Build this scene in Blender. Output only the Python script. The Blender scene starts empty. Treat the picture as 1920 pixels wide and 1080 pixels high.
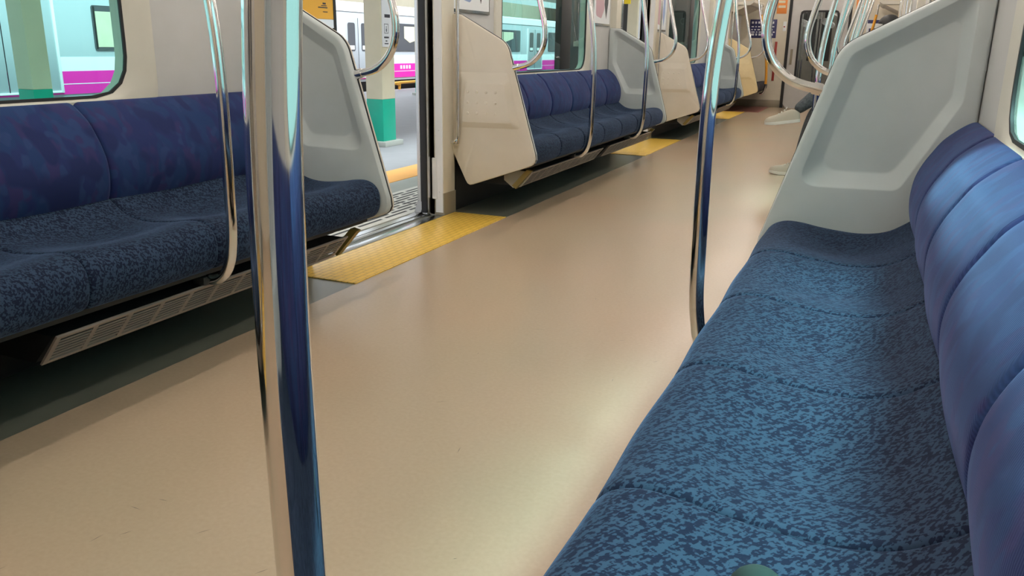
import bpy, bmesh, math, random
from mathutils import Vector, Matrix
random.seed(7)
SC = bpy.context.scene
COL = SC.collection
CX, HW = -1.0145, 1.3005          # centre line and half width of the car (wall to wall)
XL, XR = CX - HW, CX + HW
HC = 2.30                          # ceiling height

# ------------------------------------------------------------------ materials
def mat(name, color, rough=0.5, metal=0.0, **kw):
    m = bpy.data.materials.new(name); m.use_nodes = True
    b = m.node_tree.nodes['Principled BSDF']
    b.inputs['Base Color'].default_value = (*color, 1)
    b.inputs['Roughness'].default_value = rough
    b.inputs['Metallic'].default_value = metal
    for k, v in kw.items():
        b.inputs[k].default_value = v
    return m
class NT:
    def __init__(s, m): s.t = m.node_tree; s.b = s.t.nodes['Principled BSDF']
    def n(s, typ, **kw):
        x = s.t.nodes.new(typ)
        for k, v in kw.items():
            if k in x.inputs: x.inputs[k].default_value = v
            else: setattr(x, k, v)
        return x
    def l(s, a, b): s.t.links.new(a, b)
    def pos(s, scale=(1, 1, 1), rot=(0, 0, 0)):
        g = s.n('ShaderNodeTexCoord'); mp = s.n('ShaderNodeMapping')
        mp.inputs['Scale'].default_value = scale; mp.inputs['Rotation'].default_value = rot
        s.l(g.outputs['Object'], mp.inputs['Vector']); return mp.outputs[0]
    def wpos(s, scale=(1, 1, 1), rot=(0, 0, 0)):
        g = s.n('ShaderNodeNewGeometry'); mp = s.n('ShaderNodeMapping')
        mp.inputs['Scale'].default_value = scale; mp.inputs['Rotation'].default_value = rot
        s.l(g.outputs['Position'], mp.inputs['Vector']); return mp.outputs[0]
    def noise(s, vec, scale, detail=2, rough=.5):
        x = s.n('ShaderNodeTexNoise'); x.inputs['Scale'].default_value = scale
        x.inputs['Detail'].default_value = detail; x.inputs['Roughness'].default_value = rough
        s.l(vec, x.inputs['Vector']); return x
    def ramp(s, fac, stops, interp='LINEAR'):
        r = s.n('ShaderNodeValToRGB'); cr = r.color_ramp; cr.interpolation = interp
        while len(cr.elements) < len(stops): cr.elements.new(.5)
        for e, (p, c) in zip(cr.elements, stops):
            e.position = p; e.color = (*c, 1)
        s.l(fac, r.inputs[0]); return r.outputs[0]
    def mix(s, fac, a, b, mode='MIX'):
        x = s.n('ShaderNodeMix', data_type='RGBA', blend_type=mode)
        for i, v in ((0, fac), (6, a), (7, b)):
            if isinstance(v, (int, float)): x.inputs[i].default_value = v
            elif isinstance(v, tuple): x.inputs[i].default_value = (*v, 1)
            else: s.l(v, x.inputs[i])
        return x.outputs[2]
    def bump(s, h, strength=.2, dist=.002):
        x = s.n('ShaderNodeBump'); x.inputs['Strength'].default_value = strength
        x.inputs['Distance'].default_value = dist
        s.l(h, x.inputs['Height']); s.l(x.outputs[0], s.b.inputs['Normal'])

def m_plastic(name, c, rough=.42):
    m = mat(name, c, rough); t = NT(m)
    n = t.noise(t.wpos(), 6, 4)
    t.l(t.mix(1.0, c, t.ramp(n.outputs[0], [(.3, (.93, .93, .92)), (.7, (1, 1, 1))]), 'MULTIPLY'), t.b.inputs['Base Color'])
    f = t.noise(t.wpos(), 500, 2); t.bump(f.outputs[0], .06, .001)
    return m
M = {}
M['panel_grey'] = m_plastic('panel_grey', (.57, .61, .61), .38)
M['panel_cream'] = m_plastic('panel_cream', (.72, .66, .56), .42)
M['panel_yellow'] = m_plastic('panel_yellow', (.80, .64, .36), .42)
M['wall'] = m_plastic('wall_grey', (.58, .57, .56), .4)
M['wall_cream'] = m_plastic('wall_cream', (.70, .64, .52), .4)
M['surround'] = m_plastic('surround', (.66, .63, .55), .38)
M['pillar'] = m_plastic('pillar', (.72, .68, .58), .35)
M['ceiling'] = m_plastic('ceiling_white', (.78, .78, .76), .5)
M['kick'] = m_plastic('kick', (.30, .26, .19), .45)
M['black'] = mat('black_rubber', (.012, .012, .014), .5)
M['dark'] = mat('dark_metal', (.03, .03, .03), .5, .3)
M['white'] = mat('white_paint', (.8, .8, .8), .4)
M['brass'] = mat('brass_bracket', (.30, .22, .06), .4, .3)
M['steel'] = mat('stainless', (.62, .62, .62), .22, 1.0)
M['chrome'] = mat('chrome', (.80, .80, .80), .06, 1.0)
t = NT(M['chrome']); n = t.noise(t.wpos((1, 1, .2)), 30, 3)
r_ = t.n('ShaderNodeMapRange'); t.l(n.outputs[0], r_.inputs[0]); r_.inputs[3].default_value = .03; r_.inputs[4].default_value = .11
t.l(r_.outputs[0], t.b.inputs['Roughness'])
M['rubber_sleeve'] = mat('orange_sleeve', (.85, .38, .03), .45)
M['grille'] = m_plastic('grille_paint', (.38, .31, .27), .4)
M['endcap'] = m_plastic('endcap', (.62, .60, .55), .5)
M['lamp'] = mat('lamp', (1, 1, 1), .5)
M['lamp'].node_tree.nodes['Principled BSDF'].inputs['Emission Color'].default_value = (1.0, .905, .815, 1)
M['lamp'].node_tree.nodes['Principled BSDF'].inputs['Emission Strength'].default_value = 20
M['lampcase'] = mat('lampcase', (.8, .8, .8), .4)

def m_floor():
    m = mat('floor_beige', (.45, .33, .22), .3); t = NT(m)
    n1 = t.noise(t.wpos(), 1.6, 0); n2 = t.noise(t.wpos((1, 1, 1)), 90, 3)
    mr = t.n('ShaderNodeMapRange'); t.l(n1.outputs[0], mr.inputs[0]); mr.inputs[1].default_value = .2; mr.inputs[2].default_value = .8
    c = t.mix(mr.outputs[0], (.51, .36, .245), (.44, .35, .238))
    m2 = t.n('ShaderNodeMapRange'); t.l(n2.outputs[0], m2.inputs[0])
    c = t.mix(.25, c, t.mix(m2.outputs[0], (.36, .26, .18), (.64, .50, .37)))
    t.l(c, t.b.inputs['Base Color'])
    r = t.n('ShaderNodeMapRange'); t.l(n1.outputs[0], r.inputs[0]); r.inputs[3].default_value = .22; r.inputs[4].default_value = .26
    t.l(r.outputs[0], t.b.inputs['Roughness'])
    t.bump(n2.outputs[0], .05, .001)
    return m
M['floor'] = m_floor()
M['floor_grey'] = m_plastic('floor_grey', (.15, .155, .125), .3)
M['floor_red'] = m_plastic('floor_red', (.33, .12, .10), .35)
def m_yellow():
    m = mat('tactile_yellow', (.75, .43, .04), .32); t = NT(m)
    w = t.n('ShaderNodeTexBrick'); w.inputs['Scale'].default_value = 1
    w.inputs['Brick Width'].default_value = .075; w.inputs['Row Height'].default_value = .03
    w.inputs['Mortar Size'].default_value = .003; w.inputs['Mortar Smooth'].default_value = .6
    w.inputs['Color1'].default_value = (1, 1, 1, 1); w.inputs['Color2'].default_value = (1, 1, 1, 1); w.inputs['Mortar'].default_value = (0, 0, 0, 1)
    t.l(t.wpos((1, 1, 1), (0, 0, math.pi / 2)), w.inputs['Vector'])
    t.l(t.mix(w.outputs['Color'], (.62, .35, .04), (.95, .60, .10)), t.b.inputs['Base Color'])
    t.bump(w.outputs['Color'], .6, .002)
    return m
M['yellow'] = m_yellow()

def m_seat():
    m = mat('seat_moquette', (.03, .05, .1), .85); t = NT(m); b = t.b
    warp = t.noise(t.pos(), 3.0, 1)
    pw = t.mix(.04, t.pos((1, 1, 1), (0, 0, -1.0)), warp.outputs['Color'], 'ADD')
    def sc(v, k):
        mp = t.n('ShaderNodeMapping'); mp.inputs['Scale'].default_value = k; t.l(v, mp.inputs['Vector']); return mp.outputs[0]
    streak = t.noise(sc(pw, (45, 210, 90)), 1.0, 2, .6)
    fine = t.noise(t.pos((130, 190, 170)), 1.0, 1, .5)
    a = t.n('ShaderNodeMath', operation='MULTIPLY_ADD'); t.l(streak.outputs[0], a.inputs[0]); a.inputs[1].default_value = .5
    f2 = t.n('ShaderNodeMath', operation='MULTIPLY'); t.l(fine.outputs[0], f2.inputs[0]); f2.inputs[1].default_value = .5
    t.l(f2.outputs[0], a.inputs[2])
    c = t.ramp(a.outputs[0], [(.465, (.007, .010, .028)), (.49, (.014, .020, .048)), (.515, (.038, .070, .120))])
    big = t.noise(t.pos((5, 5, 5)), 1.0, 1)
    mr = t.n('ShaderNodeMapRange'); t.l(big.outputs[0], mr.inputs[0])
    c = t.mix(.3, c, t.mix(mr.outputs[0], (.010, .013, .034), (.022, .036, .070)))
    t.l(c, b.inputs['Base Color'])
    b.inputs['Sheen Weight'].default_value = .25; b.inputs['Sheen Roughness'].default_value = .3
    b.inputs['Sheen Tint'].default_value = (.35, .5, .9, 1)
    b.inputs['Specular IOR Level'].default_value = .15
    t.bump(a.outputs[0], .5, .0015)
    return m
def m_back():
    m = mat('backrest_moquette', (.04, .06, .2), .85); t = NT(m); b = t.b
    c = (.015, .025, .105)
    for k, (sc, rot, col, lo, hi) in enumerate((((9, 15, 11), (.5, .3, 0), (.032, .026, .100), .49, .56), ((10, 18, 9), (.2, .9, .4), (.012, .038, .120), .50, .57),
                                ((14, 24, 18), (1.1, .3, .8), (.020, .046, .135), .55, .62), ((7, 13, 9), (.1, .3, 1.9), (.011, .018, .080), .53, .61))):
        nn = t.noise(t.wpos(sc, rot), 1.0, 1)
        m_ = t.n('ShaderNodeMapRange'); t.l(nn.outputs[0], m_.inputs[0]); m_.inputs[1].default_value = lo; m_.inputs[2].default_value = hi
        c = t.mix(m_.outputs[0], c, col)
    f = t.n('ShaderNodeTexWave', bands_direction='DIAGONAL'); f.inputs['Scale'].default_value = 130; f.inputs['Distortion'].default_value = .6
    t.l(t.pos(), f.inputs['Vector'])
    c = t.mix(.18, c, t.ramp(f.outputs[0], [(.2, (.01, .014, .06)), (.8, (.05, .07, .22))]))
    t.l(c, b.inputs['Base Color'])
    b.inputs['Sheen Weight'].default_value = .3; b.inputs['Sheen Roughness'].default_value = .4
    b.inputs['Sheen Tint'].default_value = (.4, .5, .9, 1)
    b.inputs['Specular IOR Level'].default_value = .2
    t.bump(f.outputs[0], .25, .001)
    return m
M['seat'] = m_seat(); M['back'] = m_back()

def m_glass(name, tint, refl=1.0):
    m = bpy.data.materials.new(name); m.use_nodes = True; nt = m.node_tree
    for x in list(nt.nodes): nt.nodes.remove(x)
    o = nt.nodes.new('ShaderNodeOutputMaterial'); mx = nt.nodes.new('ShaderNodeMixShader')
    tr = nt.nodes.new('ShaderNodeBsdfTransparent'); gl = nt.nodes.new('ShaderNodeBsdfGlossy')
    fr = nt.nodes.new('ShaderNodeFresnel'); fr.inputs[0].default_value = 1.45
    ge = nt.nodes.new('ShaderNodeNewGeometry'); io = nt.nodes.new('ShaderNodeMapRange')      # same reflectance from both sides of the pane
    io.inputs[3].default_value = 1.45; io.inputs[4].default_value = 1/1.45
    nt.links.new(ge.outputs['Backfacing'], io.inputs[0]); nt.links.new(io.outputs[0], fr.inputs[0])
    tr.inputs[0].default_value = (*tint, 1); gl.inputs['Roughness'].default_value = .01
    gl.inputs[0].default_value = (refl, refl, refl, 1)
    nt.links.new(fr.outputs[0], mx.inputs[0]); nt.links.new(tr.outputs[0], mx.inputs[1]); nt.links.new(gl.outputs[0], mx.inputs[2])
    nt.links.new(mx.outputs[0], o.inputs[0]); return m
M['glass'] = m_glass('tinted_glass', (.44, .80, .73), .7)
M['glass_clear'] = m_glass('clear_glass', (.8, .85, .84), .8)

M['asphalt'] = m_plastic('asphalt', (.27, .27, .28), .7)
M['concrete'] = m_plastic('concrete_edge', (.40, .42, .38), .7)
M['slot_white'] = m_plastic('slot_white', (.72, .70, .63), .6)
M['tactile_orange'] = m_plastic('tactile_orange', (.85, .42, .12), .6)
M['col_cream'] = m_plastic('col_cream', (.74, .68, .50), .5)
M['col_green'] = m_plastic('col_green', (.0, .42, .28), .4)
M['ballast'] = m_plastic('ballast', (.17, .165, .16), .9)
M['t_silver'] = mat('train_silver', (.46, .48, .51), .4, .1)
M['t_white'] = mat('train_white', (.95, .95, .97), .4)
M['t_pink'] = mat('train_pink', (1.0, .03, .42), .4)
M['t_glass'] = mat('train_glass', (.10, .10, .11), .1)
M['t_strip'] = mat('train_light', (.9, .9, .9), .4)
M['sheet_white'] = mat('sheet_white', (.8, .82, .84), .4)
M['orange_print'] = mat('orange_print', (.85, .42, .05), .5)
M['orange_poster'] = mat('orange_poster', (.80, .27, .06), .5)
M['navy_print'] = mat('navy_print', (.035, .035, .13), .4)
M['red'] = mat('red', (.38, .04, .03), .4)
M['ink'] = mat('ink', (.05, .05, .06), .5)
M['yellow_sign'] = mat('yellow_sign', (.95, .70, .02), .4)
M['green_lump'] = mat('green_lump', (.022, .045, .042), .9)

# ------------------------------------------------------------------ mesh helpers
class MB:
    def __init__(s): s.v = []; s.f = []
    def add(s, vs, fs):
        o = len(s.v); s.v += [tuple(p) for p in vs]; s.f += [tuple(i + o for i in f) for f in fs]; return s
    def box(s, x0, x1, y0, y1, z0, z1):
        if x0 > x1: x0, x1 = x1, x0
        if y0 > y1: y0, y1 = y1, y0
        return s.add([(x0,y0,z0),(x1,y0,z0),(x1,y1,z0),(x0,y1,z0),(x0,y0,z1),(x1,y0,z1),(x1,y1,z1),(x0,y1,z1)],
                     [(0,3,2,1),(4,5,6,7),(0,1,5,4),(1,2,6,5),(2,3,7,6),(3,0,4,7)])
    def loft(s, loops, cap0=True, cap1=True, closed=True):
        o = len(s.v); n = len(loops[0])
        for L in loops: s.v += [tuple(p) for p in L]
        for i in range(len(loops) - 1):
            for j in range(n if closed else n - 1):
                k = (j + 1) % n
                s.f.append((o + i*n + j, o + i*n + k, o + (i+1)*n + k, o + (i+1)*n + j))
        if cap0: s.f.append(tuple(o + j for j in range(n))[::-1])
        if cap1: s.f.append(tuple(o + (len(loops)-1)*n + j for j in range(n)))
        return s
    def tube(s, pts, r, seg=16, smooth=8, cap=True):
        P = crom([Vector(p) for p in pts], smooth) if smooth and len(pts) > 2 else [Vector(p) for p in pts]
        loops = []; nrm = None
        for i, p in enumerate(P):
            tg = (P[min(i+1, len(P)-1)] - P[max(i-1, 0)]).normalized()
            if nrm is None:
                a = Vector((0, 1, 0)) if abs(tg.y) < .9 else Vector((1, 0, 0))
                nrm = (a - a.dot(tg) * tg).normalized()
            else: nrm = (nrm - nrm.dot(tg) * tg).normalized()
            b = tg.cross(nrm)
            rr = r(i / (len(P) - 1)) if callable(r) else r
            loops.append([p + rr * (math.cos(q) * nrm + math.sin(q) * b) for q in [2*math.pi*j/seg for j in range(seg)]])
        return s.loft(loops, cap, cap)
    def prism(s, poly, axis, a, b):       # poly in the other two axes
        def P(q, w):
            return {'y': (q[0], w, q[1]), 'x': (w, q[0], q[1]), 'z': (q[0], q[1], w)}[axis]
        return s.loft([[P(q, a) for q in poly], [P(q, b) for q in poly]])
    def build(s, name, m, parent=None, smooth=30, bevel=0, mats=None):
        me = bpy.data.meshes.new(name); me.from_pydata(s.v, [], s.f); me.update()
        bm = bmesh.new(); bm.from_mesh(me)
        bmesh.ops.recalc_face_normals(bm, faces=bm.faces)
        if bevel: bmesh.ops.bevel(bm, geom=[e for e in bm.edges if e.calc_face_angle(0) > .6], offset=bevel, segments=2, affect='EDGES', profile=.6)
        bm.to_mesh(me); bm.free()
        me.materials.append(m)
        for p in me.polygons: p.use_smooth = True
        me.set_sharp_from_angle(angle=math.radians(smooth))
        o = bpy.data.objects.new(name, me); COL.objects.link(o)
        if parent: o.parent = parent
        return o
def crom(P, k):
    out = []; n = len(P)
    for i in range(n - 1):
        p0, p1, p2, p3 = P[max(i-1, 0)], P[i], P[i+1], P[min(i+2, n-1)]
        for j in range(k):
            t = j / k
            out.append(.5*((2*p1) + (p2-p0)*t + (2*p0-5*p1+4*p2-p3)*t*t + (3*p1-p0-3*p2+p3)*t**3))
    out.append(P[-1]); return out
def round_poly(pts, rad, seg=8):
    out = []; n = len(pts)
    for i in range(n):
        p = Vector(pts[i]); a = Vector(pts[i-1]) - p; b = Vector(pts[(i+1) % n]) - p
        r = rad[i] if isinstance(rad, (list, tuple)) else rad
        if r <= 0: out.append(tuple(p)); continue
        la, lb = a.length, b.length; a.normalize(); b.normalize()
        th = a.angle(b); d = min(r / math.tan(th / 2), la * .48, lb * .48)
        A = p + a * d; B = p + b * d
        for j in range(seg + 1):
            t = j / seg
            out.append(tuple((1-t)**2 * A + 2*t*(1-t) * p + t*t * B))
    return out
def radial(poly, c, N):
    out = []; n = len(poly)
    for k in range(N):
        th = 2*math.pi*k/N + .013; dx, dy = math.cos(th), math.sin(th); best = None
        for i in range(n):
            ax, ay = poly[i][0]-c[0], poly[i][1]-c[1]; bx, by = poly[(i+1) % n][0]-c[0], poly[(i+1) % n][1]-c[1]
            ex, ey = bx-ax, by-ay; den = dx*ey - dy*ex
            if abs(den) < 1e-12: continue
            t = (ax*ey - ay*ex)/den; u = (ax*dy - ay*dx)/den
            if t > 0 and -1e-9 <= u <= 1+1e-9 and (best is None or t > best): best = t
        out.append((c[0]+dx*best, c[1]+dy*best))
    return out
def rrect(x0, x1, y0, y1, r, seg=8): return round_poly([(x0, y0), (x1, y0), (x1, y1), (x0, y1)], r, seg)
def empty(name, loc, label, cat, group=None, rz=0):
    o = bpy.data.objects.new(name, None); COL.objects.link(o); o.empty_display_size = .1
    o.location = loc; o.rotation_euler = (0, 0, rz)
    return tag(o, label, cat, group)
def tag(o, label, cat, group=None):
    o['label'] = label; o['category'] = cat
    if group: o['group'] = group
    return o
def struct(o, label=None):
    o['kind'] = 'structure'
    if label: o['label'] = label
    return o
def copy_tree(o, loc=None, rz=None, label=None, group=None, parent=None):
    c = o.copy(); COL.objects.link(c)
    if parent is not None: c.parent = parent
    if loc is not None: c.location = loc
    if rz is not None: c.rotation_euler = (0, 0, rz)
    if label: c['label'] = label
    if group: c['group'] = group
    for ch in list(o.children): copy_tree(ch, parent=c)
    return c

# ------------------------------------------------------------------ the car: shell
Y0, Y1 = -3.2, 15.6
benches_L = [1.19, 6.03, 10.87]; benches_R = [1.13, 6.03, 10.87]
DOOR_H = 1.86
def wx(s, u): return CX + s * (HW - u)          # wall-relative distance u -> world x
GY = [-3.2, -2.96, -1.88, -1.88]
def wall(s, name):
    o = MB()
    xa, xb = wx(s, 0), wx(s, -.10)
    def seg(y0, y1, z0, z1): o.box(xa, xb, y0, y1, z0, z1)
    c0 = benches_L if s < 0 else benches_R
    prev = None
    for i, c in enumerate(c0):
        a, b = c - 1.775, c + 1.775
        sh = .165 if (s > 0 and i == 0) else .045
        w0, w1 = c - 1.0 + sh, c + 1.0 + sh
        seg(a, w0, 0, HC); seg(w1, b, 0, HC); seg(w0, w1, 0, .765); seg(w0, w1, 1.72, HC)
    # above the doors and the two ends
    ends = [(c - 1.775, c + 1.775) for c in c0] + [(13.945, 15.6)]
    for (a, b), (c, d) in zip(ends[:-1], ends[1:]): seg(b, c, DOOR_H, HC)
    seg(13.945, 15.6, 0, HC)
    seg(ends[0][0] - 1.29, ends[0][0], DOOR_H, HC); seg(Y0, ends[0][0] - 1.29, 0, HC)
    return struct(o.build(name, M['wall']), 'pale grey side wall of the railway car')
wall(-1, 'wall_left'); wall(1, 'wall_right')

FX0, FX1 = wx(-1, .405), wx(1, .405)
struct(MB().box(FX0, FX1, Y0, Y1, -.06, 0).build('floor', M['floor']), 'glossy beige vinyl floor along the aisle')
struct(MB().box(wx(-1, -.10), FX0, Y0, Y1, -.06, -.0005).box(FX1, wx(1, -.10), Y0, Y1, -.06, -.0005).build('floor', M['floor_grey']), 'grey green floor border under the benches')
sc_ = MB()
rs = random.Random(3)
marks = [(-1.02, 1.9, .035, .5), (-1.05, 1.35, .03, 2.2), (-1.16, 1.12, .035, 1.0), (-1.42, .86, .03, 1.3), (-1.30, 1.05, .03, 1.1), (-.95, 1.10, .03, .2), (-1.0, 2.6, .06, .4)]
marks += [(rs.uniform(-1.7, -.5), rs.uniform(.9, 4.5), rs.uniform(.006, .04), rs.uniform(0, 3.1)) for _ in range(26)]
for x, y, l, a in marks:
    dx, dy = math.cos(a)*l/2, math.sin(a)*l/2; nx, ny = -math.sin(a)*.0009, math.cos(a)*.0009
    sc_.add([(x-dx, y-dy, .0004), (x+nx, y+ny, .0004), (x+dx, y+dy, .0004), (x-nx, y-ny, .0004)], [(0, 3, 2, 1)])
sf = struct(sc_.build('floor', mat('scuff', (.14, .10, .075), .6)), 'short dark scuff marks on the beige floor')
# ceiling with a shallow raised middle
o = MB().prism([(XL-.1, HC), (XL+.35, HC), (XL+.55, HC+.06), (XR-.55, HC+.06), (XR-.35, HC), (XR+.1, HC), (XR+.1, HC+.2), (XL-.1, HC+.2)], 'y', Y0, Y1)
struct(o.build('ceiling', M['ceiling']))

# lamps in two rows
case = MB().box(-.05, .05, 0, 1.15, 0, .035); 
lamp = empty('ceiling_light', (-1.63, -3.0, 2.24), 'slim white ceiling light strip above the left bench side, hindmost of its row', 'light', 'ceiling light strips in two rows')
MB().box(-.06, .06, 0, 1.15, .02, .06).build('housing', M['lampcase'], lamp, bevel=.004)
MB().tube([(0, .03, .0), (0, 1.12, .0)], .017, 12, 0).build('tube', M['lamp'], lamp)
ordn = ['hindmost', 'second', 'third', 'fourth', 'fifth', 'sixth', 'seventh', 'eighth', 'ninth', 'tenth', 'eleventh', 'twelfth', 'thirteenth', 'fourteenth', 'fifteenth']
NL = 15
for r_i, lx in enumerate((-1.63, -.40)):
    for i in range(NL):
        if r_i == 0 and i == 0: continue
        copy_tree(lamp, (lx, -3.0 + i * 1.23, 2.24), None,
                  'slim white ceiling light strip above the %s benches, %s from the back' % (('left', 'right')[r_i], ordn[i]))
lamp['label'] = 'slim white ceiling light strip above the left benches, hindmost of its row'

# ------------------------------------------------------------------ windows
def window(s, yc, idx, mull=False, desc=''):
    yc += .165 if (s > 0 and yc < 2) else .045
    hw = .88; N = 128
    c = (yc, 1.22)
    outer = rrect(yc-1.0, yc+1.0, .765, 1.72, .004)
    edge = rrect(yc-.992, yc+.992, .772, 1.712, .03)
    mid = rrect(yc-.975, yc+.975, .782, 1.70, .08)
    mid2 = rrect(yc-.93, yc+.93, .784, 1.66, .15)
    inner = rrect(yc-hw, yc+hw, .790, 1.63, .15)
    L = []
    for poly, u in ((outer, -.03), (outer, .002), (edge, .012), (mid, .013), (mid2, .010), (inner, .003), (inner, -.05)):
        L.append([(wx(s, u), y, z) for y, z in radial(poly, c, N)])
    root = MB().loft(L, False, False).build('window_%d' % idx, M['surround'], smooth=40)
    struct(root, desc)
    g1 = rrect(yc-hw+.009, yc+hw-.009, .799, 1.621, .14)
    L = [[(wx(s, u), y, z) for y, z in radial(p, c, N)] for p, u in ((inner, -.01), (inner, .005), (g1, .004), (g1, -.003))]
    MB().loft(L, False, False).build('gasket', M['black'], root)
    L = [[(wx(s, u), y, z) for y, z in radial(inner, c, N)] for u in (-.001,)]
    g = MB(); g.v = L[0]; g.f = [tuple(range(N))]
    g.build('glass', M['glass'], root)
    if mull:
        MB().box(wx(s, -.05), wx(s, .003), yc+.27, yc+.50, .80, 1.63).build('mullion', M['black'], root, bevel=.006)
k = 1
window(-1, benches_L[0], k, False, 'rounded side window above the nearest left bench'); k += 1
window(-1, benches_L[1], k, True, 'rounded side window above the second left bench'); k += 1
window(-1, benches_L[2], k, True, 'rounded side window above the third left bench'); k += 1
for i, c in enumerate(benches_R):
    window(1, c, k, i > 0, 'rounded side window above the %s right bench' % ('nearest', 'second', 'third')[i]); k += 1

# ------------------------------------------------------------------ door openings: pillars, sill, yellow floor
di = 1; ti = 1
def doorway(s, a, b, open_, desc):
    """opening from a to b along the car"""
    global di, ti
    # pillars either side
    for (e, d) in ((a, -1), (b, 1)):
        o = MB().box(wx(s, -.10), wx(s, .06), e, e + d*.145, .0, HC)
        p = struct(o.build('trim_%d' % ti, M['pillar'], bevel=.006), 'cream door pillar'); ti += 1
        MB().box(wx(s, .0), wx(s, .063), e - d*.0015, e + d*.148, 0, .135).build('kick_plate', M['kick'], p)
        st = MB().box(wx(s, .008), wx(s, .056), e - d*.004, e, .02, HC - .3)
        st.box(wx(s, -.012), wx(s, .018), e - d*.008, e, .10, .34)
        for z in (.14, .22, .29, .5, .9, 1.3): st.tube([(wx(s, .03), e - d*.008, z), (wx(s, .03), e, z)], .005, 8, 0)
        st.build('edge_plate', M['white'], p)
        # slim grab rail on the pillar
        x0 = wx(s, .06); yy = e + d*.105
        r = MB().tube([(x0, yy-d*.012, .425), (wx(s, .085), yy-d*.012, .428), (wx(s, .098), yy, .455), (wx(s, .10), yy, .52), (wx(s, .10), yy, 1.6), (wx(s, .098), yy, 1.67), (wx(s, .085), yy, 1.70), (x0, yy, 1.705)], .010, 10, 5)
        side = 'left' if s < 0 else 'right'
        tag(r.build('grab_rail', M['chrome']), 'slim chrome grab rail on the pillar at the %s side of %s' % ('near' if d < 0 else 'far', desc), 'grab rail', 'grab rails on the door pillars')
    # yellow floor plate
    y = MB().box(wx(s, .065), wx(s, .405), a - .16, b + .13, -.001, .004)
    struct(y.build('trim_%d' % ti, M['yellow'], bevel=.0015), 'yellow textured floor plate inside ' + desc); ti += 1
    # sill
    sl = MB().box(wx(s, .012), wx(s, .065), a, b, -.05, .006).box(wx(s, -.10), wx(s, -.035), a, b, -.05, .006)
    sl = struct(sl.build('trim_%d' % ti, M['steel'], bevel=.002), 'steel door sill of ' + desc); ti += 1
    MB().box(wx(s, -.035), wx(s, .012), a, b, -.05, -.015).build('track', M['black'], sl)
    # leaves
    for (e, d) in ((a, 1), (b, -1)):
        if open_: y0, y1 = e - d*.62, e + d*.045
        else: y0, y1 = e - d*.03, (a + b)/2 - d*.002
        ya, yb = min(y0, y1), max(y0, y1)
        root = struct(MB().box(wx(s, -.062), wx(s, -.022), ya, yb, .008, DOOR_H).build('door_%d' % di, M['steel'], bevel=.004), 'sliding door leaf of ' + desc); di += 1
        ed = y1
        MB().box(wx(s, -.060), wx(s, -.024), ed, ed + d*.012, .02, DOOR_H - .01).build('rubber_edge', M['black'], root, bevel=.004)
        if not open_:
            m0, m1 = ya + .13, yb - .13
            MB().prism(rrect(m0, m1, .85, 1.62, .07), 'x', wx(s, -.018), wx(s, -.066)).build('pane', M['t_glass'], root)
    # outer body frame, silver with round lower corners
    N = 96; c = ((a+b)/2, .9)
    q0 = rrect(a-.05, b+.05, -.05, DOOR_H+.05, .06); q1 = rrect(a-.004, b+.004, .008, DOOR_H, .09)
    L = [[(wx(s, u), yy, z) for yy, z in radial(p, c, N)] for p, u in ((q0, -.102), (q0, -.115), (q1, -.118), (q1, -.075), (q0, -.075))]
    struct(MB().loft(L, False, False).build('trim_%d' % ti, M['steel']), 'silver outer frame of ' + desc); ti += 1
names = ['the nearest left door', 'the second left door', 'the farthest left door']
doorway(-1, 2.965, 4.255, True, names[0])
doorway(-1, 7.805, 9.095, True, names[1])
doorway(-1, 12.645, 13.945, True, names[2])
doorway(-1, -1.875, -.585, False, 'the left door behind')
doorway(1, 2.905, 4.255, False, 'the nearest right door')
doorway(1, 7.805, 9.095, False, 'the second right door')
doorway(1, 12.645, 13.945, False, 'the farthest right door')
doorway(1, -1.935, -.645, False, 'the right door behind')

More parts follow.
